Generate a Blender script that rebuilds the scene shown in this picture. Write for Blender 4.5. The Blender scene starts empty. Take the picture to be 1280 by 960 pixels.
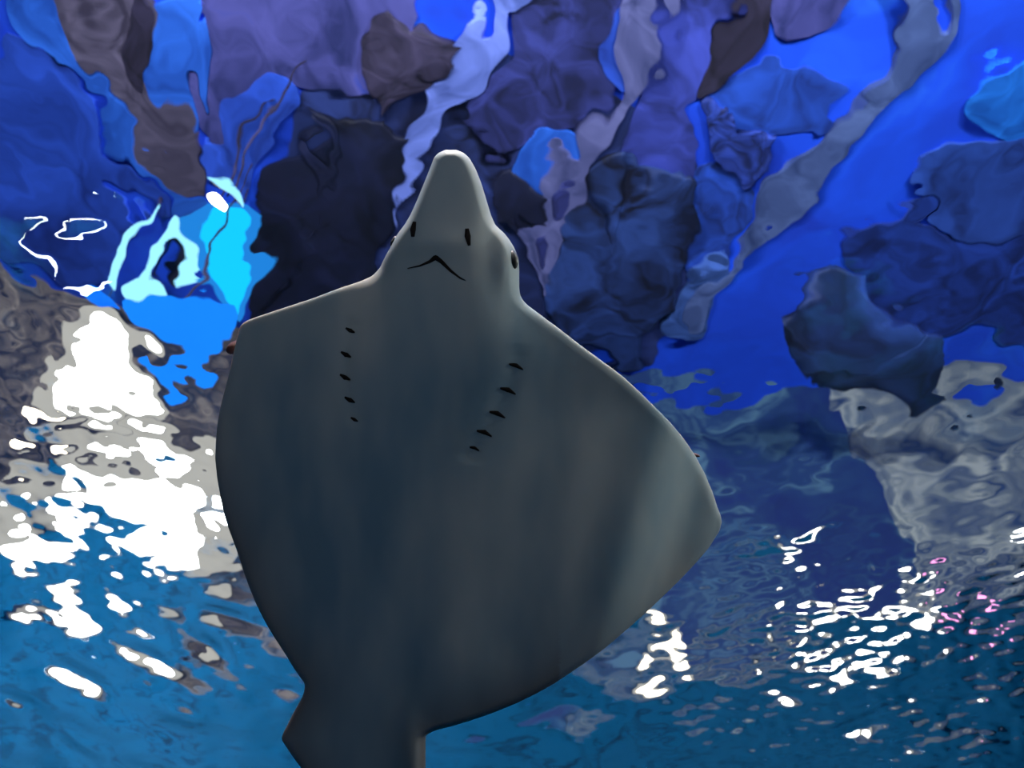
import bpy, bmesh, math, random
import numpy as np
from mathutils import Matrix, Vector

random.seed(4)
S = bpy.context.scene
COL = S.collection

# ------------------------------------------------------------------ camera
TH = math.radians(35.6)                     # tilt of the optical axis from the zenith
HT = math.tan(math.radians(22.5))           # half width of the frame at depth 1
CAM = np.array([0.0, 0.0, 2.0])
FWD = np.array([0.0, math.sin(TH), math.cos(TH)])
RGT = np.array([1.0, 0.0, 0.0])
UPV = np.array([0.0, -math.cos(TH), math.sin(TH)])
ROLL = math.radians(5.5)                    # the phone was held a little askew
RGT, UPV = math.cos(ROLL) * RGT + math.sin(ROLL) * UPV, math.cos(ROLL) * UPV - math.sin(ROLL) * RGT
cd = bpy.data.cameras.new('camera')
cam = bpy.data.objects.new('camera', cd)
COL.objects.link(cam)
cd.sensor_width = 36.0
cd.lens = 18.0 / HT
cd.clip_end = 200
cd.dof.use_dof = True
cd.dof.focus_distance = 2.25
cd.dof.aperture_fstop = 5.6
m = Matrix(((RGT[0], UPV[0], -FWD[0], CAM[0]), (RGT[1], UPV[1], -FWD[1], CAM[1]),
            (RGT[2], UPV[2], -FWD[2], CAM[2]), (0, 0, 0, 1)))
cam.matrix_world = m
S.camera = cam

# ------------------------------------------------------------------ view, world
S.view_settings.view_transform = 'Standard'
S.view_settings.look = 'None'
S.view_settings.exposure = 0.0
S.view_settings.gamma = 1.0
S.view_settings.use_curve_mapping = False
try:
    S.cycles.caustics_refractive = False
    S.cycles.caustics_reflective = False
except Exception:
    pass
W = bpy.data.worlds.new('world')
S.world = W
W.use_nodes = True
W.node_tree.nodes['Background'].inputs[0].default_value = (0.05, 0.12, 0.3, 1)
W.node_tree.nodes['Background'].inputs[1].default_value = 0.15

SURF = 5.5                                   # still water level
CEIL = 11.0                                  # hall ceiling
BACK = 9.0                                   # tank and hall back wall
SIDE = 7.0
FRONT = -5.0


def area_light(name, loc, target, size, power, color, size_y=None):
    l = bpy.data.lights.new(name, 'AREA')
    l.energy = power
    l.color = color
    l.size = size
    if size_y:
        l.shape = 'RECTANGLE'
        l.size_y = size_y
    o = bpy.data.objects.new(name, l)
    COL.objects.link(o)
    o.location = loc
    o.rotation_euler = (Vector(target) - Vector(loc)).to_track_quat('-Z', 'Y').to_euler()
    return o


# added unseen lights behind the viewer, brightening the ceiling
area_light('added_ceiling_light', (-4.0, -3.6, 6.3), (-1.5, 4.5, 11.0), 1.6, 900, (1, 1, 1))
area_light('added_ceiling_light', (4.0, -3.6, 6.3), (1.5, 4.5, 11.0), 1.6, 900, (0.95, 0.98, 1))
area_light('added_ceiling_light', (0.0, -4.2, 6.3), (0, 7.5, 9.5), 1.6, 700, (1, 1, 1))
# added unseen lights: two wash the wall, the rest fill and rim the ray
area_light('added_water_light', (-4.0, 5.0, 0.5), (-2.5, 9, 2.4), 0.8, 150, (0.9, 0.97, 1.0))
area_light('added_water_light', (3.6, 5.0, 0.5), (2.5, 9, 2.0), 0.8, 38, (0.9, 0.97, 1.0))
area_light('added_water_light', (-0.2, -1.3, 3.1), (-0.1, 1.1, 4.0), 0.4, 9.0, (0.94, 0.96, 1.0))
area_light('added_water_light', (3.4, 1.6, 5.1), (0.5, 1.5, 3.9), 0.4, 34, (0.92, 1.0, 0.9))
area_light('added_water_light', (-0.3, 0.3, 5.2), (-0.1, 1.2, 4.0), 0.3, 60, (1.0, 0.84, 0.74))
area_light('added_water_light', (2.2, 0.2, 5.1), (0.3, 1.2, 4.1), 0.3, 26, (1.0, 0.97, 0.88))



# ------------------------------------------------------------------ helpers
def lin(r, g, b):
    def f(v):
        v /= 255.0
        return v / 12.92 if v <= 0.04045 else ((v + 0.055) / 1.055) ** 2.4
    return (f(r), f(g), f(b))


def mat_noise(name, c1, c2, scale=1.5, rough=0.7, detail=5.0, lo=0.35, hi=0.65, bump=0.0, c3=None, dist=0.6):
    """paint / stone of two or three blotched colours"""
    mt = bpy.data.materials.new(name)
    mt.use_nodes = True
    nt = mt.node_tree
    b = nt.nodes['Principled BSDF']
    b.inputs['Roughness'].default_value = rough
    b.inputs['Specular IOR Level'].default_value = 0.25
    tc = nt.nodes.new('ShaderNodeTexCoord')
    n = nt.nodes.new('ShaderNodeTexNoise')
    n.inputs['Scale'].default_value = scale
    n.inputs['Detail'].default_value = detail
    n.inputs['Distortion'].default_value = dist
    nt.links.new(tc.outputs['Object'], n.inputs['Vector'])
    r = nt.nodes.new('ShaderNodeValToRGB')
    r.color_ramp.elements[0].position = lo
    r.color_ramp.elements[0].color = (*c1, 1)
    r.color_ramp.elements[1].position = hi
    r.color_ramp.elements[1].color = (*c2, 1)
    if c3:
        e = r.color_ramp.elements.new(min(0.98, hi + 0.12))
        e.color = (*c3, 1)
    nt.links.new(n.outputs['Fac'], r.inputs['Fac'])
    nt.links.new(r.outputs['Color'], b.inputs['Base Color'])
    if bump:
        bp = nt.nodes.new('ShaderNodeBump')
        bp.inputs['Strength'].default_value = bump
        bp.inputs['Distance'].default_value = 0.1
        nt.links.new(n.outputs['Fac'], bp.inputs['Height'])
        nt.links.new(bp.outputs['Normal'], b.inputs['Normal'])
    return mt


def mat_emit(name, col, strength):
    mt = bpy.data.materials.new(name)
    mt.use_nodes = True
    nt = mt.node_tree
    nt.nodes.remove(nt.nodes['Principled BSDF'])
    e = nt.nodes.new('ShaderNodeEmission')
    e.inputs[0].default_value = (*col, 1)
    e.inputs[1].default_value = strength
    nt.links.new(e.outputs[0], nt.nodes['Material Output'].inputs[0])
    return mt


def mat_plain(name, col, rough=0.5):
    mt = bpy.data.materials.new(name)
    mt.use_nodes = True
    b = mt.node_tree.nodes['Principled BSDF']
    b.inputs['Base Color'].default_value = (*col, 1)
    b.inputs['Roughness'].default_value = rough
    return mt


def mesh_obj(name, verts, faces, mt, parent=None, smooth=False):
    me = bpy.data.meshes.new(name)
    me.from_pydata([tuple(map(float, v)) for v in verts], [], faces)
    me.update()
    if smooth:
        me.polygons.foreach_set('use_smooth', [True] * len(me.polygons))
    if mt:
        me.materials.append(mt)
    o = bpy.data.objects.new(name, me)
    COL.objects.link(o)
    if parent:
        o.parent = parent
    return o


def tag(o, label, cat=None, group=None, kind=None):
    o['label'] = label
    if cat:
        o['category'] = cat
    if group:
        o['group'] = group
    if kind:
        o['kind'] = kind
    return o


def box(name, x0, x1, y0, y1, z0, z1, mt, parent=None):
    v = [(x, y, z) for z in (z0, z1) for y in (y0, y1) for x in (x0, x1)]
    f = [(0, 2, 3, 1), (4, 5, 7, 6), (0, 1, 5, 4), (2, 6, 7, 3), (0, 4, 6, 2), (1, 3, 7, 5)]
    return mesh_obj(name, v, f, mt, parent)


def view_dir(px, py):
    d = FWD + RGT * ((px - 640) / 640.0 * HT) - UPV * ((py - 480) / 640.0 * HT)
    return d / np.linalg.norm(d)


def hall_ray(px, py):
    """line of sight above the still water: start point and direction in air"""
    d = view_dir(px, py)
    p = CAM + d * ((SURF - CAM[2]) / d[2])
    s = 1.333 * math.hypot(d[0], d[1])
    s = min(s, 0.992)
    hz = math.hypot(d[0], d[1]) + 1e-9
    a = np.array([d[0] / hz * s, d[1] / hz * s, math.sqrt(1 - s * s)])
    return p, a


def above(px, py, h):
    """point of the hall at height h above the water"""
    p, a = hall_ray(px, py)
    t = h / a[2]
    if a[1] > 0:
        t = min(t, (BACK - 0.25 - p[1]) / a[1])
    return p + a * t


def smooth_poly(pts, k=4):
    """closed Catmull-Rom through the points"""
    P = np.array(pts, float)
    n = len(P)
    out = []
    for i in range(n):
        p0, p1, p2, p3 = P[i - 1], P[i], P[(i + 1) % n], P[(i + 2) % n]
        for j in range(k):
            t = j / k
            out.append(0.5 * (2 * p1 + (p2 - p0) * t + (2 * p0 - 5 * p1 + 4 * p2 - p3) * t * t +
                              (3 * p1 - p0 - 3 * p2 + p3) * t ** 3))
    return np.array(out)


def slab(name, px, h, thick, mt, label, cat, group=None, parent=None):
    """flat irregular plate of real thickness hung at height h over the water"""
    h = 5.5 - (5.5 - h) * 0.07 - 0.012
    thick = 5.5 - h
    q = smooth_poly(px)
    w = np.array([above(x, y, h) for x, y in q])
    c = w.mean(axis=0)
    c[2] = SURF + h
    n = len(w)
    v = [(p[0] - c[0], p[1] - c[1], 0) for p in w] + [(p[0] - c[0], p[1] - c[1], thick) for p in w]
    f = [tuple(range(n)), tuple(range(2 * n - 1, n - 1, -1))]
    f += [(i, n + i, n + (i + 1) % n, (i + 1) % n) for i in range(n)]
    o = mesh_obj(name, v, f, mt)
    o.location = c
    bm = bmesh.new()
    bm.from_mesh(o.data)
    bmesh.ops.recalc_face_normals(bm, faces=bm.faces)
    bm.to_mesh(o.data)
    bm.free()
    tag(o, label, cat, group)
    return o


def gsm2(a):
    return (np.roll(a, 1, 0) + a + np.roll(a, -1, 0)) / 3.0


def rock(name, px, h, drop, mt, label, group=None, seed=1):
    """lumpy rock mass hanging from height h, its underside domed and uneven"""
    rng = np.random.RandomState(seed)
    if h > 4:
        h = 5.38
        drop *= 0.12
    q = smooth_poly(px, 6)
    q = q + gsm2(rng.normal(0, 7.0, q.shape)) + rng.normal(0, 1.5, q.shape)
    w = np.array([above(x, y, h) for x, y in q])
    c = w.mean(axis=0)
    c[2] = SURF + h
    n = len(w)
    ph = rng.uniform(0, 6.28, 12)
    rings = [1.0, 0.96, 0.88, 0.76, 0.62, 0.47, 0.32, 0.17]
    v, f = [], []
    for k, s in enumerate(rings):
        for p in w:
            x, y = (p[0] - c[0]) * s, (p[1] - c[1]) * s
            z = -drop * (1 - s * s) ** 0.6
            z += (0.09 * drop if k else 0) * (math.sin(5.1 * x + ph[0] + 2 * math.sin(3 * y + ph[1])) +
                                              0.7 * math.sin(9 * y + ph[2] + 2 * math.sin(6 * x + ph[3])) +
                                              0.4 * math.sin(21 * x + ph[4]) * math.sin(19 * y + ph[5]))
            v.append((x, y, z))
    for k in range(len(rings) - 1):
        for i in range(n):
            j = (i + 1) % n
            f.append((k * n + i, k * n + j, (k + 1) * n + j, (k + 1) * n + i))
    v.append((0, 0, -drop))
    ce = len(v) - 1
    b = (len(rings) - 1) * n
    f += [(b + i, b + (i + 1) % n, ce) for i in range(n)]
    t0 = len(v)
    v += [(p[0] - c[0], p[1] - c[1], 0.13 if h > 4 else 0.12) for p in w]
    f += [(i, t0 + i, t0 + (i + 1) % n, (i + 1) % n) for i in range(n)]
    f.append(tuple(range(t0, t0 + n)))
    o = mesh_obj(name, v, f, mt, smooth=True)
    o.location = c
    bm = bmesh.new()
    bm.from_mesh(o.data)
    bmesh.ops.recalc_face_normals(bm, faces=bm.faces)
    bm.to_mesh(o.data)
    bm.free()
    tag(o, label, 'rock', group)
    return o


# ------------------------------------------------------------------ structure: hall and tank
K = 1.0
m_ceil = mat_noise('blue_lit_ceiling', lin(26, 58, 190), lin(28, 82, 240), 0.6, lo=0.3, hi=0.6, detail=7, c3=lin(40, 104, 245))  # blue hall light put into the ceiling colour
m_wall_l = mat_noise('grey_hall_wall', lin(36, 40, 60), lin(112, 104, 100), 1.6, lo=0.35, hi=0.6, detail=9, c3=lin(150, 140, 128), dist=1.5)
m_wall_c = mat_noise('slate_hall_wall', lin(10, 32, 86), lin(20, 48, 90), 1.0, lo=0.36, hi=0.52, detail=9, c3=lin(62, 94, 116), dist=1.2)  # pale tone paints in the bright wisps on the ripples
m_wall_r = mat_noise('mottled_grey_wall', lin(34, 54, 88), lin(96, 106, 114), 1.1, lo=0.36, hi=0.52, detail=9, c3=lin(140, 146, 142), dist=1.5)  # grey tones vary in random blotches
m_tank = mat_noise('tank_wall_paint', lin(0, 60, 98), lin(0, 114, 170), 1.6, lo=0.28, hi=0.5, detail=8, dist=1.0)
m_floor = mat_noise('tank_floor_sand', lin(10, 80, 120), lin(30, 120, 170), 0.8)

tag(box('ceiling', -SIDE - 4, SIDE + 4, FRONT, BACK, CEIL, CEIL + 0.2, m_ceil), 'hall ceiling above the water, royal blue light put into its colour', kind='structure')
wall = tag(box('wall_back', -SIDE - 4, SIDE + 4, BACK, BACK + 0.3, 0, SURF, m_tank), 'teal painted back wall of the tank under water', kind='structure')
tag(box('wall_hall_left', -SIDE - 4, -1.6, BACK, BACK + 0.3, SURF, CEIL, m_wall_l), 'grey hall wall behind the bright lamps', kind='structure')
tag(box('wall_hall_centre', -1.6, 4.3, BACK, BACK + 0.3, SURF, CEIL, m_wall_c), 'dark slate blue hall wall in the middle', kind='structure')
tag(box('wall_hall_right', 4.3, SIDE + 4, BACK, BACK + 0.3, SURF, CEIL, m_wall_r), 'mottled pale grey hall wall on the right', kind='structure')
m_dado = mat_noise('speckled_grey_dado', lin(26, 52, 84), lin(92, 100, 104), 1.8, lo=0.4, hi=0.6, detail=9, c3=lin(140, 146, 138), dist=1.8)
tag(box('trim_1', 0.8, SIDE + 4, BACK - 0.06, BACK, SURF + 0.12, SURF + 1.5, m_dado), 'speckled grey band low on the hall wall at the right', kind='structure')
tag(box('wall_left', -SIDE - 0.3, -SIDE, FRONT, BACK, 0, SURF, m_tank), 'teal painted side wall of the tank', kind='structure')
tag(box('wall_right', SIDE, SIDE + 0.3, FRONT, BACK, 0, SURF, m_tank), 'teal painted side wall of the tank on the right', kind='structure')
tag(box('wall_front', -SIDE, SIDE, FRONT - 0.3, FRONT, 0, SURF, m_tank), 'teal painted wall of the tank behind the viewer', kind='structure')
tag(box('floor', -SIDE, SIDE, FRONT, BACK, -0.2, 0, m_floor), 'pale blue sandy floor of the tank', kind='structure')


# ------------------------------------------------------------------ water surface
def water_height(X, Y):
    rng = np.random.RandomState(11)
    # image coordinates of each surface point
    dz = SURF - CAM[2]
    vx, vy, vz = X - CAM[0], Y - CAM[1], np.full_like(X, dz)
    dep = vy * FWD[1] + vz * FWD[2]
    dep = np.maximum(dep, 0.3)
    U = vx / dep
    V = -(vy * UPV[1] + vz * UPV[2]) / dep
    Z = np.zeros_like(X)

    def waves(n, l0, l1, slope, dirs, spread):
        z = np.zeros_like(X)
        for i in range(n):
            lam = math.exp(rng.uniform(math.log(l0), math.log(l1)))
            a = rng.choice(dirs) + rng.normal(0, spread)
            k = 2 * math.pi / lam
            amp = slope / k / math.sqrt(n / 2.0)
            z += amp * np.sin(k * (X * math.cos(a) + Y * math.sin(a)) + rng.uniform(0, 6.28))
        return z

    def sm(a, b, t):
        t = np.clip((t - a) / (b - a), 0, 1)
        return t * t * (3 - 2 * t)
    far = sm(2.0, 3.4, Y)
    left = sm(-0.3, -1.1, X) * sm(2.2, 2.9, Y)
    right = sm(0.6, 1.3, X) * sm(2.9, 3.4, Y)
    Z += waves(14, 0.9, 2.2, 0.022, [0.5, 2.0, 2.6], 0.5)
    Z += waves(26, 0.28, 0.7, 0.042, [0.2, 0.6, 2.5], 0.6) * (0.9 - 0.2 * far)
    Z += waves(30, 0.12, 0.28, 0.036, [0.2, 0.9, 2.2], 0.6) * np.clip(0.6 + 0.3 * left + 0.4 * right, 0, 1)
    Z += waves(40, 0.045, 0.11, 0.055, [0.3, 2.5, 1.4], 0.6) * np.clip(0.2 + 0.15 * left + right, 0, 1.2)
    # single steep wavelets at the lower left
    for (xa, ya, xb, yb, wd, am) in [(138, 800, 228, 842, 0.05, 0.010), (58, 822, 142, 872, 0.06, 0.012), (-20, 862, 56, 886, 0.05, 0.010),
                                     (245, 757, 322, 782, 0.045, 0.009), (238, 790, 280, 828, 0.05, 0.011), (345, 858, 375, 866, 0.03, 0.006),
                                     (60, 905, 130, 945, 0.05, -0.006), (200, 880, 260, 905, 0.05, -0.005), (640, 905, 700, 880, 0.03, 0.005),
                                     (960, 860, 1010, 880, 0.04, 0.008), (1050, 920, 1100, 900, 0.05, 0.006), (560, 935, 620, 925, 0.04, -0.005)]:
        da, db = view_dir(xa, ya), view_dir(xb, yb)
        a = CAM + da * (dz / da[2])
        b = CAM + db * (dz / db[2])
        c = (a + b) / 2
        L = math.hypot(b[0] - a[0], b[1] - a[1]) / 2
        tx, ty = (b[0] - a[0]) / (2 * L), (b[1] - a[1]) / (2 * L)
        s_ = (X - c[0]) * tx + (Y - c[1]) * ty
        n_ = -(X - c[0]) * ty + (Y - c[1]) * tx
        Z += am * np.exp(-(s_ / (0.8 * L)) ** 2 - (n_ / wd) ** 2)
    return Z


def axis(lo, hi, a, b, fine, coarse):
    return np.concatenate([np.arange(lo, a, coarse), np.arange(a, b, fine), np.linspace(b, hi, max(2, int((hi - b) / coarse)))])


xs = axis(-SIDE, SIDE, -2.6, 2.6, 0.011, 0.08)
ys = axis(FRONT, BACK, 0.8, 5.6, 0.011, 0.08)
X, Y = np.meshgrid(xs, ys)
Z = water_height(X, Y)
nx, ny = len(xs), len(ys)
me = bpy.data.meshes.new('water_surface')
co = np.stack([X, Y, Z + SURF], -1).reshape(-1, 3).astype(np.float32)
idx = np.arange(nx * ny).reshape(ny, nx)
quads = np.stack([idx[:-1, :-1], idx[:-1, 1:], idx[1:, 1:], idx[1:, :-1]], -1).reshape(-1, 4)
me.vertices.add(len(co))
me.vertices.foreach_set('co', co.ravel())
me.loops.add(quads.size)
me.loops.foreach_set('vertex_index', quads.ravel().astype(np.int32))
me.polygons.add(len(quads))
me.polygons.foreach_set('loop_start', np.arange(0, quads.size, 4, dtype=np.int32))
me.polygons.foreach_set('loop_total', np.full(len(quads), 4, dtype=np.int32))
me.polygons.foreach_set('use_smooth', np.ones(len(quads), dtype=bool))
me.update(calc_edges=True)
mw = bpy.data.materials.new('clear_water')
mw.use_nodes = True
nt = mw.node_tree
nt.nodes.remove(nt.nodes['Principled BSDF'])
g = nt.nodes.new('ShaderNodeBsdfGlass')
g.inputs['Color'].default_value = (0.93, 0.98, 1.0, 1)
g.inputs['Roughness'].default_value = 0.0
g.inputs['IOR'].default_value = 1.333
nt.links.new(g.outputs[0], nt.nodes['Material Output'].inputs[0])
me.materials.append(mw)
water = bpy.data.objects.new('water_surface', me)
COL.objects.link(water)
tag(water, 'rippled clear water surface seen from below', 'water', kind='stuff')

# ------------------------------------------------------------------ things of the hall above the water
def P2(name, a, b, **k):
    k.setdefault('detail', 8)
    k.setdefault('dist', 1.2)
    d = tuple(0.66 * v for v in a)
    u = tuple(min(255, 1.12 * v) for v in b)
    return mat_noise(name, lin(*d), lin(*b), c3=k.pop('c3', lin(*u)), **k)
    return mat_noise(name, lin(*a), lin(*b), **k)


mb_grey = P2('grey_purple_steel', (84, 78, 112), (104, 98, 128), scale=1.6)
mb_dark = P2('near_black_steel', (34, 30, 50), (52, 48, 76), scale=1.8)
m_azure = P2('azure_panel', (34, 100, 245), (52, 120, 250), scale=1.0)  # blue light in the hall is put into panel and steel colours
m_purple = P2('dusky_purple_panel', (58, 68, 150), (84, 86, 165), scale=1.2, c3=lin(48, 70, 175))
m_blue = P2('mid_blue_panel', (40, 76, 205), (52, 96, 232), scale=1.1)
m_rock = P2('dark_rock', (13, 19, 48), (24, 30, 66), scale=1.2, bump=0.2, detail=8)
m_rockb = P2('blue_grey_rock', (16, 24, 58), (44, 70, 140), scale=1.6, bump=0.2, detail=8)
m_lav = P2('lavender_steel', (96, 122, 228), (124, 146, 245), scale=1.4)
m_lgrey = P2('blue_grey_steel', (84, 94, 165), (106, 110, 170), scale=1.6)
m_bgrey = P2('slate_blue_steel', (66, 92, 165), (88, 110, 172), scale=1.6)
m_deep = P2('deep_violet_panel', (36, 42, 94), (58, 66, 145), scale=2.2)
m_mid = P2('dull_blue_panel', (36, 66, 160), (50, 90, 195), scale=1.0)

slab('ceiling_panel', [(560, 60), (640, 80), (700, 100), (760, 130), (860, 210), (870, 300), (840, 400), (790, 480), (690, 440), (620, 440), (540, 440), (440, 420), (380, 405), (365, 330), (375, 200), (385, 130), (470, 90)], 5.45, 0.1, P2('slate_navy_panel', (26, 34, 78), (46, 62, 128), scale=1.4),
     'large dark slate navy panel around the head', 'panel')
# left
slab('roof_beam', [(62, 0), (185, -20), (200, 90), (237, 190), (232, 245), (205, 205), (160, 160), (130, 120), (95, 60)], 4.6, 0.16, mb_grey,
     'grey purple roof beam tapering down at the upper left', 'beam')
slab('roof_beam', [(150, -15), (183, -15), (200, 55), (192, 112), (165, 95), (148, 50)], 4.3, 0.12, mb_dark,
     'short near-black bar beside the upper left grey beam', 'beam')
slab('ceiling_strip', [(20, -15), (66, -15), (95, 65), (127, 125), (160, 163), (203, 203), (236, 262), (246, 285), (232, 290), (214, 268), (212, 240), (192, 203), (165, 180), (133, 175), (118, 120), (72, 75), (35, 55)], 4.5, 0.1, m_azure,
     'bright blue strip running along the upper left grey beam', 'panel')
slab('ceiling_panel', [(180, -15), (245, -15), (250, 15), (267, 15), (270, 60), (265, 128), (250, 118), (237, 80), (222, 85), (226, 150), (233, 192), (220, 160), (198, 110), (197, 60), (198, 42), (182, 48), (172, 40)], 4.7, 0.1, m_azure,
     'bright azure forked panel at the upper left', 'panel')
slab('ceiling_panel', [(248, -15), (500, -15), (520, 60), (470, 110), (400, 122), (345, 112), (330, 132), (290, 168), (262, 175), (238, 158), (226, 140), (224, 88), (236, 82), (249, 122), (267, 130), (272, 60), (266, 12)], 5.0, 0.1, m_purple,
     'wide dusky purple panel at the top left of centre', 'panel')
slab('ceiling_panel', [(292, 122), (330, 102), (375, 120), (377, 160), (352, 190), (346, 235), (330, 250), (292, 212), (246, 202), (246, 178), (290, 168)], 4.8, 0.1, m_blue,
     'mid blue panel between the purple panel and the cyan lamp', 'panel')
slab('ceiling_panel', [(0, 60), (60, 70), (110, 130), (130, 180), (170, 190), (205, 240), (205, 275), (160, 235), (120, 222), (125, 240), (170, 262), (160, 300), (100, 330), (0, 330), (-40, 200)], 5.1, 0.1, P2('deep_blue_panel', (34, 74, 205), (48, 92, 225), scale=0.8),
     'large deep blue panel at the left edge', 'panel')
rock('hanging_rock', [(400, 160), (450, 158), (500, 166), (530, 190), (522, 250), (505, 290), (470, 335), (420, 372), (355, 400), (345, 372), (352, 310), (366, 250), (376, 195), (388, 165)], 4.5, 0.5, m_rock,
     'big dark rock behind the left of the snout', seed=2)
rock('hanging_rock', [(478, 38), (520, 40), (562, 75), (547, 112), (500, 146), (468, 108)], 4.4, 0.3, P2('brown_rock', (44, 40, 68), (66, 60, 92), scale=3, bump=0.5),
     'small brownish dark rock above the snout', seed=3)
# centre
slab('roof_beam', [(607, -15), (668, -15), (656, 22), (634, 32), (630, 70), (605, 92), (590, 130), (570, 155), (558, 192), (540, 235), (508, 290), (506, 240), (526, 190), (536, 140), (535, 112), (550, 75), (565, 33), (584, 35), (590, 57), (606, 52)], 4.3, 0.14, m_lav,
     'pale lavender crooked beam leading down to the snout', 'beam')
slab('ceiling_panel', [(665, -15), (792, -15), (762, 60), (747, 110), (732, 160), (700, 175), (650, 185), (600, 190), (575, 160), (600, 110), (635, 85), (642, 35)], 4.9, 0.1, m_deep,
     'dark violet panel between the lavender and grey beams', 'panel')
slab('roof_beam', [(800, -15), (850, -15), (832, 60), (792, 112), (760, 152), (732, 198), (727, 232), (716, 272), (705, 292), (682, 345), (664, 354), (650, 345), (640, 312), (622, 276), (634, 260), (650, 278), (667, 260), (671, 225), (690, 200), (717, 205), (722, 183), (737, 158), (760, 120), (766, 70), (776, 22)], 4.0, 0.14, m_lgrey,
     'blue grey crooked beam right of the snout', 'beam')
slab('ceiling_strip', [(775, 22), (808, -12), (800, 25), (782, 60), (768, 104), (752, 110), (744, 75), (755, 50)], 4.6, 0.1, m_blue,
     'short blue strip along the blue grey beam', 'panel')
slab('beam_hole_plate', [(688, 228), (702, 222), (714, 232), (710, 256), (694, 264), (684, 250)], 3.8, 0.05, m_deep,
     'small dark oval plate standing for a hole in the blue grey beam', 'plate')  # dark plate added to look like a hole in the beam
slab('beam_hole_plate', [(658, 298), (670, 294), (674, 310), (664, 326), (656, 318)], 3.8, 0.05, m_deep,
     'smaller dark oval plate standing for a hole at the beam foot', 'plate')
slab('ceiling_panel', [(632, 212), (648, 182), (690, 173), (722, 180), (730, 205), (700, 215), (676, 232), (650, 226)], 4.5, 0.1, m_azure,
     'bright blue patch beside the blue grey beam', 'panel')
rock('hanging_rock', [(598, 215), (648, 213), (670, 235), (668, 268), (645, 275), (622, 285), (605, 270)], 4.2, 0.25, m_rock,
     'small dark rock right of the snout tip', seed=5)
rock('hanging_rock', [(725, 228), (765, 196), (800, 228), (848, 235), (872, 262), (850, 330), (838, 380), (800, 440), (780, 472), (700, 412), (655, 372), (690, 330), (716, 276)], 4.3, 0.4, m_rockb,
     'large blue grey rock right of the head', seed=6)
slab('ceiling_panel', [(848, -12), (905, -15), (872, 90), (842, 130), (862, 230), (800, 230), (765, 192), (797, 110)], 5.0, 0.1, P2('violet_blue_panel', (50, 62, 150), (66, 80, 190), scale=1.3),
     'violet blue panel right of the blue grey beam', 'panel')
slab('roof_beam', [(905, -15), (960, -15), (937, 60), (902, 90), (870, 98), (874, 70), (900, 30)], 4.6, 0.12, mb_dark,
     'short near-black bar at the top right of centre', 'beam')
# right
slab('roof_beam', [(1108, -15), (1158, -15), (1150, 28), (1160, 43), (1174, 40), (1183, -12), (1196, -12), (1186, 42), (1132, 102), (1082, 166), (1042, 211), (1002, 251), (962, 291), (922, 332), (900, 365), (888, 405), (862, 420), (866, 385), (880, 352), (905, 332), (930, 305), (962, 250), (1002, 214), (1042, 178), (1076, 110), (1124, 52)], 4.2, 0.14, m_bgrey,
     'long slate blue beam crossing the upper right diagonally', 'beam')
slab('ceiling_panel', [(892, 95), (940, 78), (1010, 84), (1052, 92), (1040, 130), (1052, 160), (985, 168), (930, 160), (880, 128)], 5.2, 0.1, P2('cobalt_panel', (36, 72, 185), (44, 92, 220), scale=1.4),
     'cobalt blue panel left of the long diagonal beam', 'panel')
slab('ceiling_panel', [(845, 240), (900, 220), (945, 250), (925, 290), (880, 330), (858, 318)], 5.2, 0.1, P2('ink_blue_panel', (32, 56, 140), (42, 84, 205), scale=2.4),
     'ink blue mottled panel right of the blue grey rock', 'panel')
slab('ceiling_panel', [(960, -15), (1070, -15), (1060, 40), (1000, 55), (965, 45)], 5.0, 0.1, m_purple,
     'purple blue panel at the top right', 'panel')
slab('ceiling_panel', [(835, 395), (870, 330), (900, 330), (892, 432), (860, 438), (830, 432)], 4.4, 0.1, P2('pale_slate_panel', (48, 84, 165), (66, 100, 180), scale=2),
     'pale slate panel at the foot of the long diagonal beam', 'panel')
slab('ceiling_panel', [(1185, 212), (1300, 200), (1300, 272), (1190, 275), (1150, 245)], 4.6, 0.1, m_mid,
     'dull blue panel at the right edge', 'panel')
slab('ceiling_panel', [(1078, 312), (1130, 280), (1200, 276), (1300, 266), (1300, 400), (1180, 412), (1100, 372)], 4.9, 0.1, P2('navy_panel', (24, 48, 130), (34, 66, 165), scale=1.6),
     'dark navy panel under the right edge panel', 'panel')
slab('ceiling_panel', [(1228, 120), (1255, 95), (1300, 90), (1300, 195), (1250, 190), (1226, 160)], 4.8, 0.1, P2('sky_blue_panel', (20, 110, 245), (36, 130, 250), scale=1.5),
     'light sky blue panel at the right edge', 'panel')
rock('hanging_rock', [(985, 400), (1010, 372), (1060, 360), (1110, 385), (1150, 400), (1195, 440), (1190, 490), (1130, 520), (1050, 480), (1000, 460)], 3.6, 0.12, P2('slate_rock', (14, 32, 80), (30, 56, 116), scale=1.6, bump=0.2, detail=8),
     'dark slate rock above the right wing', seed=8)
rock('hanging_rock', [(880, 118), (910, 112), (932, 140), (925, 165), (960, 160), (985, 190), (960, 230), (920, 240), (890, 200)], 4.6, 0.2, P2('indigo_rock', (30, 44, 110), (48, 74, 180), scale=4, bump=0.5),
     'indigo mottled rock left of the long diagonal beam', seed=9)


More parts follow.
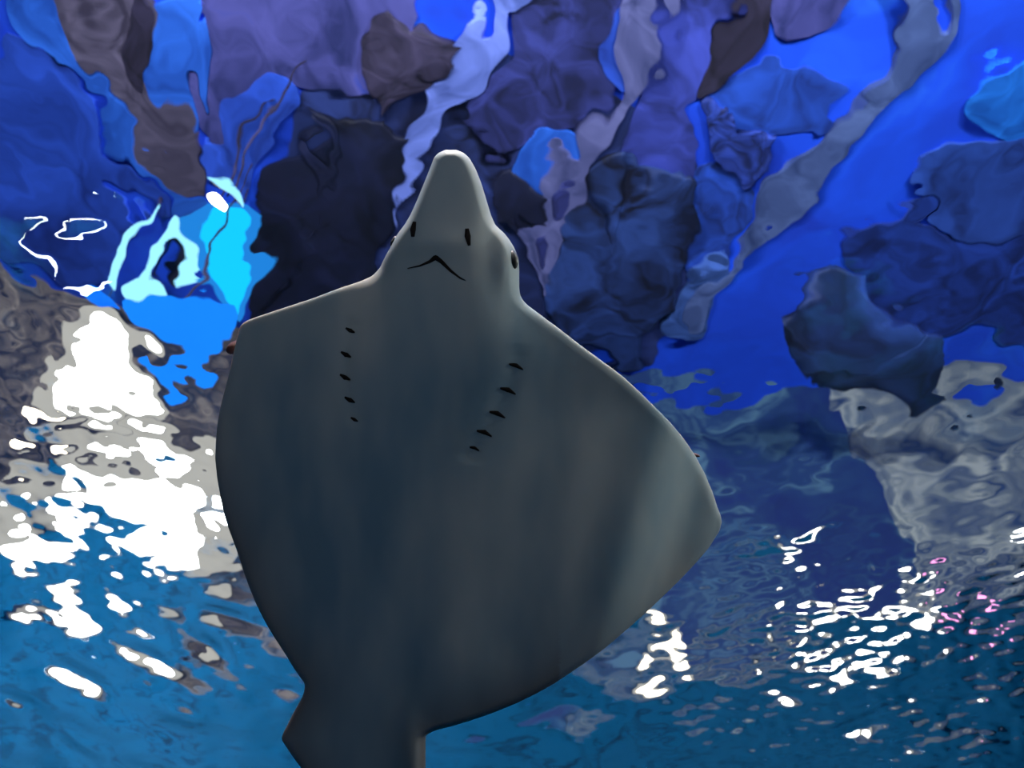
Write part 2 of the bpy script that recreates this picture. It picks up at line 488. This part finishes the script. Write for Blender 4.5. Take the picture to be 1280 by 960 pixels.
# lamps: housing, rim and glowing lens
def lamp(name, px, h, lens_mat, label, group, power=0, col=(1, 1, 1), sx=1.0, glow=None):
    q = smooth_poly(px, 3)
    pts = np.array([above(x, y, h) for x, y in q])
    c = pts.mean(axis=0)
    p0, a = hall_ray(*np.mean(px, axis=0))
    a = a / np.linalg.norm(a)
    ex = np.cross(a, [0, 0, 1.0])
    ex /= np.linalg.norm(ex)
    ey = np.cross(ex, a)
    dist = np.linalg.norm(c - p0)
    # angular outline laid on the lamp's own front plane
    uv = []
    for x, y in q:
        p, b = hall_ray(x, y)
        t = np.dot(c - p, a) / max(0.2, np.dot(b, a))
        w = p + b * t - c
        uv.append((np.dot(w, ex), np.dot(w, ey)))
    uv = np.array(uv)
    root = bpy.data.objects.new(name, None)
    COL.objects.link(root)
    M = Matrix(((ex[0], ey[0], a[0], c[0]), (ex[1], ey[1], a[1], c[1]), (ex[2], ey[2], a[2], c[2]), (0, 0, 0, 1)))
    root.matrix_world = M
    n = len(uv)

    def loft(nm, secs, mt, cap0=True, cap1=True):
        v, f = [], []
        for s, z in secs:
            v += [(u * s, w * s, z) for u, w in uv]
        for k in range(len(secs) - 1):
            f += [(k * n + i, k * n + (i + 1) % n, (k + 1) * n + (i + 1) % n, (k + 1) * n + i) for i in range(n)]
        if cap0:
            f.append(tuple(range(n - 1, -1, -1)))
        if cap1:
            f.append(tuple(range((len(secs) - 1) * n, len(secs) * n)))
        return mesh_obj(nm, v, f, mt, root)
    loft('lens', [(0.96, -0.02), (1.0, 0.0), (1.0, 0.03)], lens_mat)
    k_ = 1.0
    if glow:
        k_ = 1.38
        loft('glare_halo', [(1.0, 0.03), (1.12, 0.02), (1.38, -0.02), (1.38, 0.04)], glow, False, False)  # added glowing ring paints the soft glare around the lens
    loft('housing', [(k_, 0.042), (k_, 0.06), (k_, 0.1), (0.7, 0.3)], mb_dark)
    if group == LG and c[1] < BACK - 0.5:
        # hanging rod from the housing up to the ceiling
        top = CEIL - c[2] + 0.01
        Mi = M.inverted()
        ring = [(0.018 * math.cos(k * math.pi / 3), 0.018 * math.sin(k * math.pi / 3)) for k in range(6)]
        back = Vector(a) * 0.2
        rv = [Mi @ (Vector((c[0] + x, c[1] + y, z)) + Vector((back.x, back.y, 0))) for z in (c[2] + back.z - 0.05, CEIL + 0.01) for x, y in ring]
        rf = [(k, (k + 1) % 6, 6 + (k + 1) % 6, 6 + k) for k in range(6)] + [tuple(range(5, -1, -1)), tuple(range(6, 12))]
        mesh_obj('hanging_rod', rv, rf, mb_dark, root)
    tag(root, label, 'lamp', group)
    if power:
        l = bpy.data.lights.new(name + '_glow', 'POINT')
        l.energy = power
        l.color = col
        l.shadow_soft_size = 0.1
        o = bpy.data.objects.new(name + '_glow', l)
        COL.objects.link(o)
        o.parent = root
        o.location = (0, 0, -0.35)
    return root


e_cyan = mat_emit('cyan_lens', lin(20, 190, 255), 1.3)
e_pale = mat_emit('pale_cyan_glow', lin(150, 225, 255), 1.4)
e_azure = mat_emit('azure_glow', lin(20, 115, 250), 1.1)
e_azure2 = mat_emit('bright_azure_glow', lin(24, 130, 250), 1.2)
e_white = mat_emit('white_lens', (1, 0.98, 0.94), 8.0)
e_warm = mat_emit('warm_lens', (1, 0.85, 0.65), 6.0)
e_fringe = mat_emit('pink_fringe_lens', (1, 0.35, 0.75), 3.0)  # pink source added to give the glints a colour fringe
e_halo = mat_emit('white_glare_halo', (0.95, 0.9, 0.82), 0.55)
e_halo_blue = mat_emit('blue_glare_halo', lin(40, 150, 250), 0.8)
LG = 'blue stage lamps and lit patches over the water'  # besides real lamps, lit patches are built as glowing pieces too
lamp('stage_glow', [(252, 290), (284, 278), (322, 275), (346, 298), (328, 338), (306, 380), (280, 345)], 4.1, e_cyan, 'brilliant cyan stage lamp left of the dark rock', LG, glow=e_halo_blue)
lamp('stage_glow', [(244, 238), (268, 230), (294, 268), (280, 290), (254, 272)], 3.6, e_white, 'small white-hot lamp at the top of the cyan lamp', LG)
lamp('stage_glow', [(244, 200), (290, 211), (322, 245), (325, 272), (312, 248), (286, 220)], 3.0, e_pale, 'thin curved glowing piece for the cyan light over the cyan lamp', LG)
lamp('stage_glow', [(218, 272), (232, 275), (258, 322), (262, 337), (247, 341), (232, 309), (215, 316), (208, 332), (220, 368), (195, 378), (168, 350), (168, 338), (194, 328), (200, 304)], 4.4, e_pale, 'forked glowing piece for the pale light left of the cyan lamp', LG)
lamp('stage_glow', [(116, 332), (135, 296), (162, 272), (184, 250), (176, 272), (155, 312), (142, 346)], 4.4, e_pale, 'slanting glowing piece for the pale light at the left under the deep blue panel', LG)
lamp('stage_glow', [(165, 372), (220, 362), (300, 366), (292, 420), (262, 465), (205, 470), (172, 420)], 2.5, e_azure2, 'broad glowing piece for the azure light left of the wing root', LG)
lamp('stage_glow', [(76, 345), (90, 338), (128, 370), (152, 395), (120, 402), (98, 408), (88, 380)], 4.4, e_azure, 'small glowing piece for the azure light at the far left', LG)
FG = 'white floodlights on the left'
lamp('floodlight', [(85, 430), (130, 432), (160, 470), (185, 500), (150, 535), (90, 528), (62, 500)], 2.2, e_white, 'white floodlight at the upper left of the glare', FG, glow=e_halo)
lamp('floodlight', [(50, 640), (100, 600), (170, 590), (240, 625), (252, 690), (190, 722), (100, 725), (45, 705)], 1.4, e_white, 'largest white floodlight in the glare at the left', FG, glow=e_halo)
lamp('floodlight', [(0, 528), (40, 530), (90, 552), (75, 568), (20, 556)], 2.0, e_warm, 'warm white floodlight at the left edge', FG)
GG = 'small lamps and one added pink light on the right wall'
for (x, y, r, e, t) in [(1000, 765, 22, e_white, 'white wall lamp nearest the right wing'), (1062, 775, 30, e_white, 'largest white wall lamp of the right cluster'),
                        (1130, 755, 24, e_white, 'white wall lamp right of the largest one'), (1264, 656, 9, e_white, 'lone white wall lamp at the right edge'),
                        (1190, 750, 14, e_fringe, 'pink light added at the right for colour fringes in the sparkle'), (820, 790, 22, e_warm, 'warm wall lamp under the trailing edge of the right wing')]:
    lamp('wall_lamp', [(x + r * math.cos(a), y + r * 0.7 * math.sin(a)) for a in np.linspace(0, 2 * math.pi, 9)[:-1]], 1.6, e, t, GG, glow=e_halo if r > 15 else None)

# ------------------------------------------------------------------ the ray
DEP = 2.3
MM = 2 * HT * DEP / 1280.0                   # metres per pixel at the ray's depth
PX0, PY0 = 560.0, 540.0
ROWS = [(188, 558, 570), (191, 549, 579), (197, 543, 586), (210, 538, 594), (230, 530, 602), (250, 522, 608), (270, 513, 614), (283, 505, 620),
        (290, 499, 629), (300, 493, 637), (310, 488, 643), (322, 481, 648), (335, 475, 649), (345, 466, 649), (350, 455, 649), (355, 441, 649), (360, 425, 649),
        (368, 404, 650), (375, 385, 653), (382, 363, 660), (390, 338, 671), (396, 320, 679), (400, 308, 684), (404, 301, 690), (410, 297, 698),
        (430, 291, 724), (450, 285, 752), (470, 279, 780), (490, 272, 803), (510, 266, 824), (530, 262, 845), (550, 260, 864), (575, 259, 884), (600, 262, 899),
        (625, 267, 910), (645, 272, 917), (660, 277, 923), (668, 280, 924), (680, 285, 920), (700, 293, 905), (720, 300, 884), (740, 308, 862), (760, 317, 838),
        (780, 328, 813), (800, 341, 784), (820, 355, 755), (840, 368, 724), (855, 380, 700), (862, 380, 688), (870, 378, 672), (880, 373, 650), (890, 367, 624), (900, 362, 594),
        (908, 358, 566), (912, 356, 545), (915, 354, 533), (926, 350, 532), (945, 363, 532), (960, 375, 532), (1000, 405, 530), (1040, 440, 520), (1070, 464, 506),
        (1090, 474, 496), (1200, 482, 494), (1400, 497, 504), (1600, 512, 514)]
RY = np.array([r[0] for r in ROWS], float)
RL = np.array([r[1] for r in ROWS], float)
RR = np.array([r[2] for r in ROWS], float)
yy = np.concatenate([np.arange(188, 200, 0.8), np.arange(200, 930, 1.8), np.arange(930, 1100, 4.0), np.linspace(1100, 1600, 30)])
LL, RRr = np.interp(yy, RY, RL), np.interp(yy, RY, RR)


def gsm(a, w=3):
    k = np.exp(-np.linspace(-2, 2, 2 * w + 1) ** 2)
    k /= k.sum()
    return np.convolve(np.pad(a, w, mode='edge'), k, 'valid')


LL, RRr = gsm(LL), gsm(RRr)
POLY = np.concatenate([np.stack([LL, yy], 1), np.stack([RRr, yy], 1)[::-1]])


def edge_dist(x, y):
    P = POLY[::3]
    A, B = P, np.roll(P, -1, axis=0)
    best = np.full(x.shape, 1e9)
    for a, b in zip(A, B):
        ab = b - a
        L2 = ab @ ab + 1e-9
        t = np.clip(((x - a[0]) * ab[0] + (y - a[1]) * ab[1]) / L2, 0, 1)
        best = np.minimum(best, (x - a[0] - t * ab[0]) ** 2 + (y - a[1] - t * ab[1]) ** 2)
    return np.sqrt(best)


FY = np.arange(150.0, 1650.0, 1.0)


def prof(y, ys_, vs_, sg=16):
    t = np.interp(FY, ys_, vs_)
    k = np.exp(-0.5 * (np.arange(-3 * sg, 3 * sg + 1) / sg) ** 2)
    k /= k.sum()
    t = np.convolve(np.pad(t, 3 * sg, mode='edge'), k, 'valid')
    return np.interp(y, FY, t)


def spine(y):
    return prof(y, [188, 280, 340, 420, 600, 800, 960, 1100, 1600], [563, 558, 555, 545, 525, 500, 470, 484, 513])


def G(x, y, cx, cy, sx, sy):
    return np.exp(-((x - cx) / sx) ** 2 - ((y - cy) / sy) ** 2)


def belly(x, y, d):
    """height of the belly towards the viewer, pixels"""
    R = prof(y, [188, 330, 420, 900, 1000, 1100, 1600], [12, 13, 12, 11, 14, 10, 3])
    s = np.sqrt(np.clip(1 - (1 - np.minimum(d / R, 1)) ** 2, 0, 1))
    dx = np.abs(x - spine(y))
    w = prof(y, [188, 260, 330, 380, 450, 560, 700, 850, 960, 1100], [48, 60, 68, 88, 125, 130, 115, 95, 70, 30])
    tb = prof(y, [188, 220, 300, 380, 470, 600, 750, 880, 960, 1060, 1100, 1600], [12, 20, 34, 36, 36, 32, 24, 20, 18, 10, 6, 2])
    p = prof(y, [188, 360, 480], [4.5, 4.0, 2.2])
    body = tb * np.exp(-(dx / w) ** p)
    thin = prof(y, [188, 400, 900, 1000, 1100, 1600], [6, 6, 5, 5, 2, 1])
    z = s * (body + thin)
    # eye bulges, chin ridge, gill troughs, pelvic fold
    z += s * 13 * G(x, y, 632, 325, 15, 36) + s * 8 * G(x, y, 490, 310, 14, 28)
    z += s * 5 * G(x, y, 552, 308, 34, 18)
    gx = np.interp(y, [440, 458, 488, 516, 540, 565], [650, 645, 635, 622, 606, 590])
    z -= s * 2.2 * np.exp(-((x - gx) / 12) ** 2) * np.clip((y - 430) / 15, 0, 1) * np.clip((580 - y) / 15, 0, 1)
    gl = np.interp(y, [405, 440, 470, 500, 525], [441, 435, 434, 439, 447])
    z -= s * 3 * np.exp(-((x - gl) / 9) ** 2) * np.clip((y - 395) / 12, 0, 1) * np.clip((535 - y) / 12, 0, 1)
    z += s * 10 * G(x, y, 512, 935, 22, 60)
    z += s * 5 * G(x, y, 590, 840, 45, 50) + s * 4 * G(x, y, 350, 700, 40, 90)
    return z


def curl(x, y):
    """both wings lift away from the viewer towards their tips; the snout too"""
    dx = x - spine(y)
    r = np.clip(dx, 0, None) / 400.0
    l = np.clip(-dx, 0, None) / 280.0
    wing = prof(y, [380, 500], [0, 1], 24)
    c = -(95 * r ** 2.4 + 45 * l ** 2.2) * wing
    c += -38 * np.clip((r - 0.62) / 0.38, 0, 1) ** 1.6 * wing
    c += -9 * np.sin((x - 700) / 23.0 + (y - 600) / 60.0) * np.clip((r - 0.5) / 0.4, 0, 1) * wing
    return c


NU = 101
uu = np.linspace(-1, 1, NU)
uu = np.sign(uu) * (1 - (1 - np.abs(uu)) ** 1.5)
mid, half = (LL + RRr) / 2, (RRr - LL) / 2
GX = mid[:, None] + half[:, None] * uu[None, :]
GY = np.repeat(yy[:, None], NU, 1)
D = edge_dist(GX, GY)
D[:, 0] = 0
D[:, -1] = 0
D[0, :] = 0
zf = belly(GX, GY, D) + curl(GX, GY)
dx = np.abs(GX - spine(GY))
zb = curl(GX, GY) - 0.75 * (belly(GX, GY, D))


def loc(x, y, z):
    return ((x - PX0) * MM, -(y - PY0) * MM, z * MM)


vf = np.stack(loc(GX, GY, zf), -1).reshape(-1, 3)
vb = np.stack(loc(GX, GY, zb), -1).reshape(-1, 3)
nr = len(yy)
ii = np.arange(nr * NU).reshape(nr, NU)
qf = np.stack([ii[:-1, :-1], ii[1:, :-1], ii[1:, 1:], ii[:-1, 1:]], -1).reshape(-1, 4)
qb = qf[:, ::-1] + nr * NU
allv = np.concatenate([vf, vb])
ray = bpy.data.objects.new('eagle_ray', None)
COL.objects.link(ray)
ctr = CAM + FWD * DEP + RGT * ((PX0 - 640) * MM) - UPV * ((PY0 - 480) * MM)
MR = Matrix(((RGT[0], UPV[0], -FWD[0], ctr[0]), (RGT[1], UPV[1], -FWD[1], ctr[1]), (RGT[2], UPV[2], -FWD[2], ctr[2]), (0, 0, 0, 1)))
ray.matrix_world = MR
tag(ray, 'pale-bellied ray with pointed snout gliding overhead, wings spread', 'ray')

ms = bpy.data.materials.new('ray_skin')
ms.use_nodes = True
nt = ms.node_tree
b = nt.nodes['Principled BSDF']
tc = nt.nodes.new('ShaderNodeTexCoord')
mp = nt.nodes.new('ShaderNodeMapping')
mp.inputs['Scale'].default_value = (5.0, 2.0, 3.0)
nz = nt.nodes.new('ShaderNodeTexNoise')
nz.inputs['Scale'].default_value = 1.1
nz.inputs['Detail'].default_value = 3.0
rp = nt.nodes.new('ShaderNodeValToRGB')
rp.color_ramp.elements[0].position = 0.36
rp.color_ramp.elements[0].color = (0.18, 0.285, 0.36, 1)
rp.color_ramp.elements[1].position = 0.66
rp.color_ramp.elements[1].color = (0.43, 0.47, 0.48, 1)  # paler blotches paint caustic light onto the belly
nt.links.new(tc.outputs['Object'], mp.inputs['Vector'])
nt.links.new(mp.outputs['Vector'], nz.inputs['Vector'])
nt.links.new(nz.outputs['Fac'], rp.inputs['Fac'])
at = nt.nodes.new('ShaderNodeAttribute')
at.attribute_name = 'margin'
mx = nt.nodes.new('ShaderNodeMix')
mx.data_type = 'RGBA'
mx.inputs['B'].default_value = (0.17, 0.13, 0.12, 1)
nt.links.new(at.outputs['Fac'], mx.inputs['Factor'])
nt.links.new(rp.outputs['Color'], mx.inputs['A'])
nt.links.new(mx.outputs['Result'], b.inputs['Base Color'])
b.inputs['Roughness'].default_value = 0.55
b.inputs['Subsurface Weight'].default_value = 0.6
b.inputs['Subsurface Radius'].default_value = (1.0, 0.75, 0.62)
b.inputs['Subsurface Scale'].default_value = 0.014
b.inputs['Specular IOR Level'].default_value = 0.3
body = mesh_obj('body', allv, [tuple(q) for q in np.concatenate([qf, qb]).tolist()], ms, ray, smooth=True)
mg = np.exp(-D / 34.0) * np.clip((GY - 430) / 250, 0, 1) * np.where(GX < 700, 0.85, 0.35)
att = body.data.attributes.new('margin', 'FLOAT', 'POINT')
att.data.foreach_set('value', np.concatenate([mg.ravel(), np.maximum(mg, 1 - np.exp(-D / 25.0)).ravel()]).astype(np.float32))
bm = bmesh.new()
bm.from_mesh(body.data)
bmesh.ops.remove_doubles(bm, verts=bm.verts, dist=0.00005)
bmesh.ops.recalc_face_normals(bm, faces=bm.faces)
bm.to_mesh(body.data)
bm.free()

m_hole = mat_plain('dark_flesh', (0.012, 0.010, 0.010), 0.9)
m_hole.node_tree.nodes['Principled BSDF'].inputs['Specular IOR Level'].default_value = 0.05
m_eye = mat_plain('wet_eye', (0.008, 0.008, 0.010), 0.45)
m_red = mat_plain('red_brown_fin_edge', (0.09, 0.03, 0.025), 0.6)


def skin_z(x, y):
    x = np.atleast_1d(np.array(x, float))
    y = np.atleast_1d(np.array(y, float))
    return belly(x, y, edge_dist(x, y)) + curl(x, y)


def ribbon(name, pts, widths, mt, lift=1.2):
    """a slit that follows the skin: lens-shaped strip with a raised middle"""
    P = np.array(pts, float)
    t = np.linspace(0, len(P) - 1, 6 * (len(P) - 1) + 1)
    x = np.interp(t, range(len(P)), P[:, 0])
    y = np.interp(t, range(len(P)), P[:, 1])
    x, y = gsm(x, 2), gsm(y, 2)
    w = np.interp(t, range(len(P)), widths)
    tx, ty = np.gradient(x), np.gradient(y)
    n = np.hypot(tx, ty) + 1e-9
    nx_, ny_ = -ty / n, tx / n
    v, f = [], []
    for k, (s, lf) in enumerate([(-1, -1.0), (-0.5, lift), (0.5, lift), (1, -1.0)]):
        xs_, ys_ = x + nx_ * w * s, y + ny_ * w * s
        zs_ = skin_z(xs_, ys_) + lf
        v += list(zip(*loc(xs_, ys_, zs_)))
    m_ = len(x)
    for k in range(3):
        f += [(k * m_ + i, k * m_ + i + 1, (k + 1) * m_ + i + 1, (k + 1) * m_ + i) for i in range(m_ - 1)]
    return mesh_obj(name, v, f, mt, ray, smooth=True)


ribbon('mouth', [(512, 339), (528, 336), (540, 331), (547, 326), (554, 331), (565, 342), (577, 351), (584, 354)], [0.5, 1.2, 2.4, 4.2, 3.2, 2.2, 1.3, 0.4], m_hole)
ribbon('nostril', [(521, 281), (519, 291), (519, 301)], [3.4, 6.0, 3.4], m_hole, 0.4)
ribbon('nostril', [(585, 290), (586, 300), (588, 312)], [3.4, 6.0, 2.6], m_hole, 0.4)
for x, y, s in [(440, 414, .9), (435, 444, 1), (434, 472, 1), (440, 500, 1), (446, 524, .7)]:
    ribbon('gill_slit', [(x - 7 * s, y - 4 * s), (x, y), (x + 7 * s, y + 3 * s)], [1.4, 4.2 * s, 0.8], m_hole)
for x, y, s in [(645, 458, .9), (635, 488, 1), (622, 517, 1), (606, 540, .95), (594, 559, .6)]:
    ribbon('gill_slit', [(x - 10 * s, y - 3 * s), (x, y - 1), (x + 10 * s, y + 5 * s)], [1.4, 4.2 * s, 0.8], m_hole)


def ellipsoid(name, px, py, dz, rx, ry, rz, mt, rot=0.0):
    bm = bmesh.new()
    bmesh.ops.create_icosphere(bm, subdivisions=3, radius=1.0)
    me = bpy.data.meshes.new(name)
    for v in bm.verts:
        x, y = v.co.x * rx, v.co.y * ry
        c, s = math.cos(rot), math.sin(rot)
        v.co = Vector(((x * c - y * s) * MM, (x * s + y * c) * MM, v.co.z * rz * MM))
    bm.to_mesh(me)
    bm.free()
    me.polygons.foreach_set('use_smooth', [True] * len(me.polygons))
    me.materials.append(mt)
    o = bpy.data.objects.new(name, me)
    COL.objects.link(o)
    o.parent = ray
    o.location = loc(px, py, float(skin_z(px, py)[0]) + dz)
    return o


ellipsoid('eye', 641, 326, -5, 7, 12, 8, m_eye, 0.1)
ellipsoid('eye', 493, 303, -6, 4, 8, 7, m_eye, -0.4)
ellipsoid('fin_tip', 285, 433, -30, 13, 8, 9, m_red, 0.45)
ellipsoid('fin_tip', 884, 575, -14, 9, 2.6, 4, m_red, -0.25)
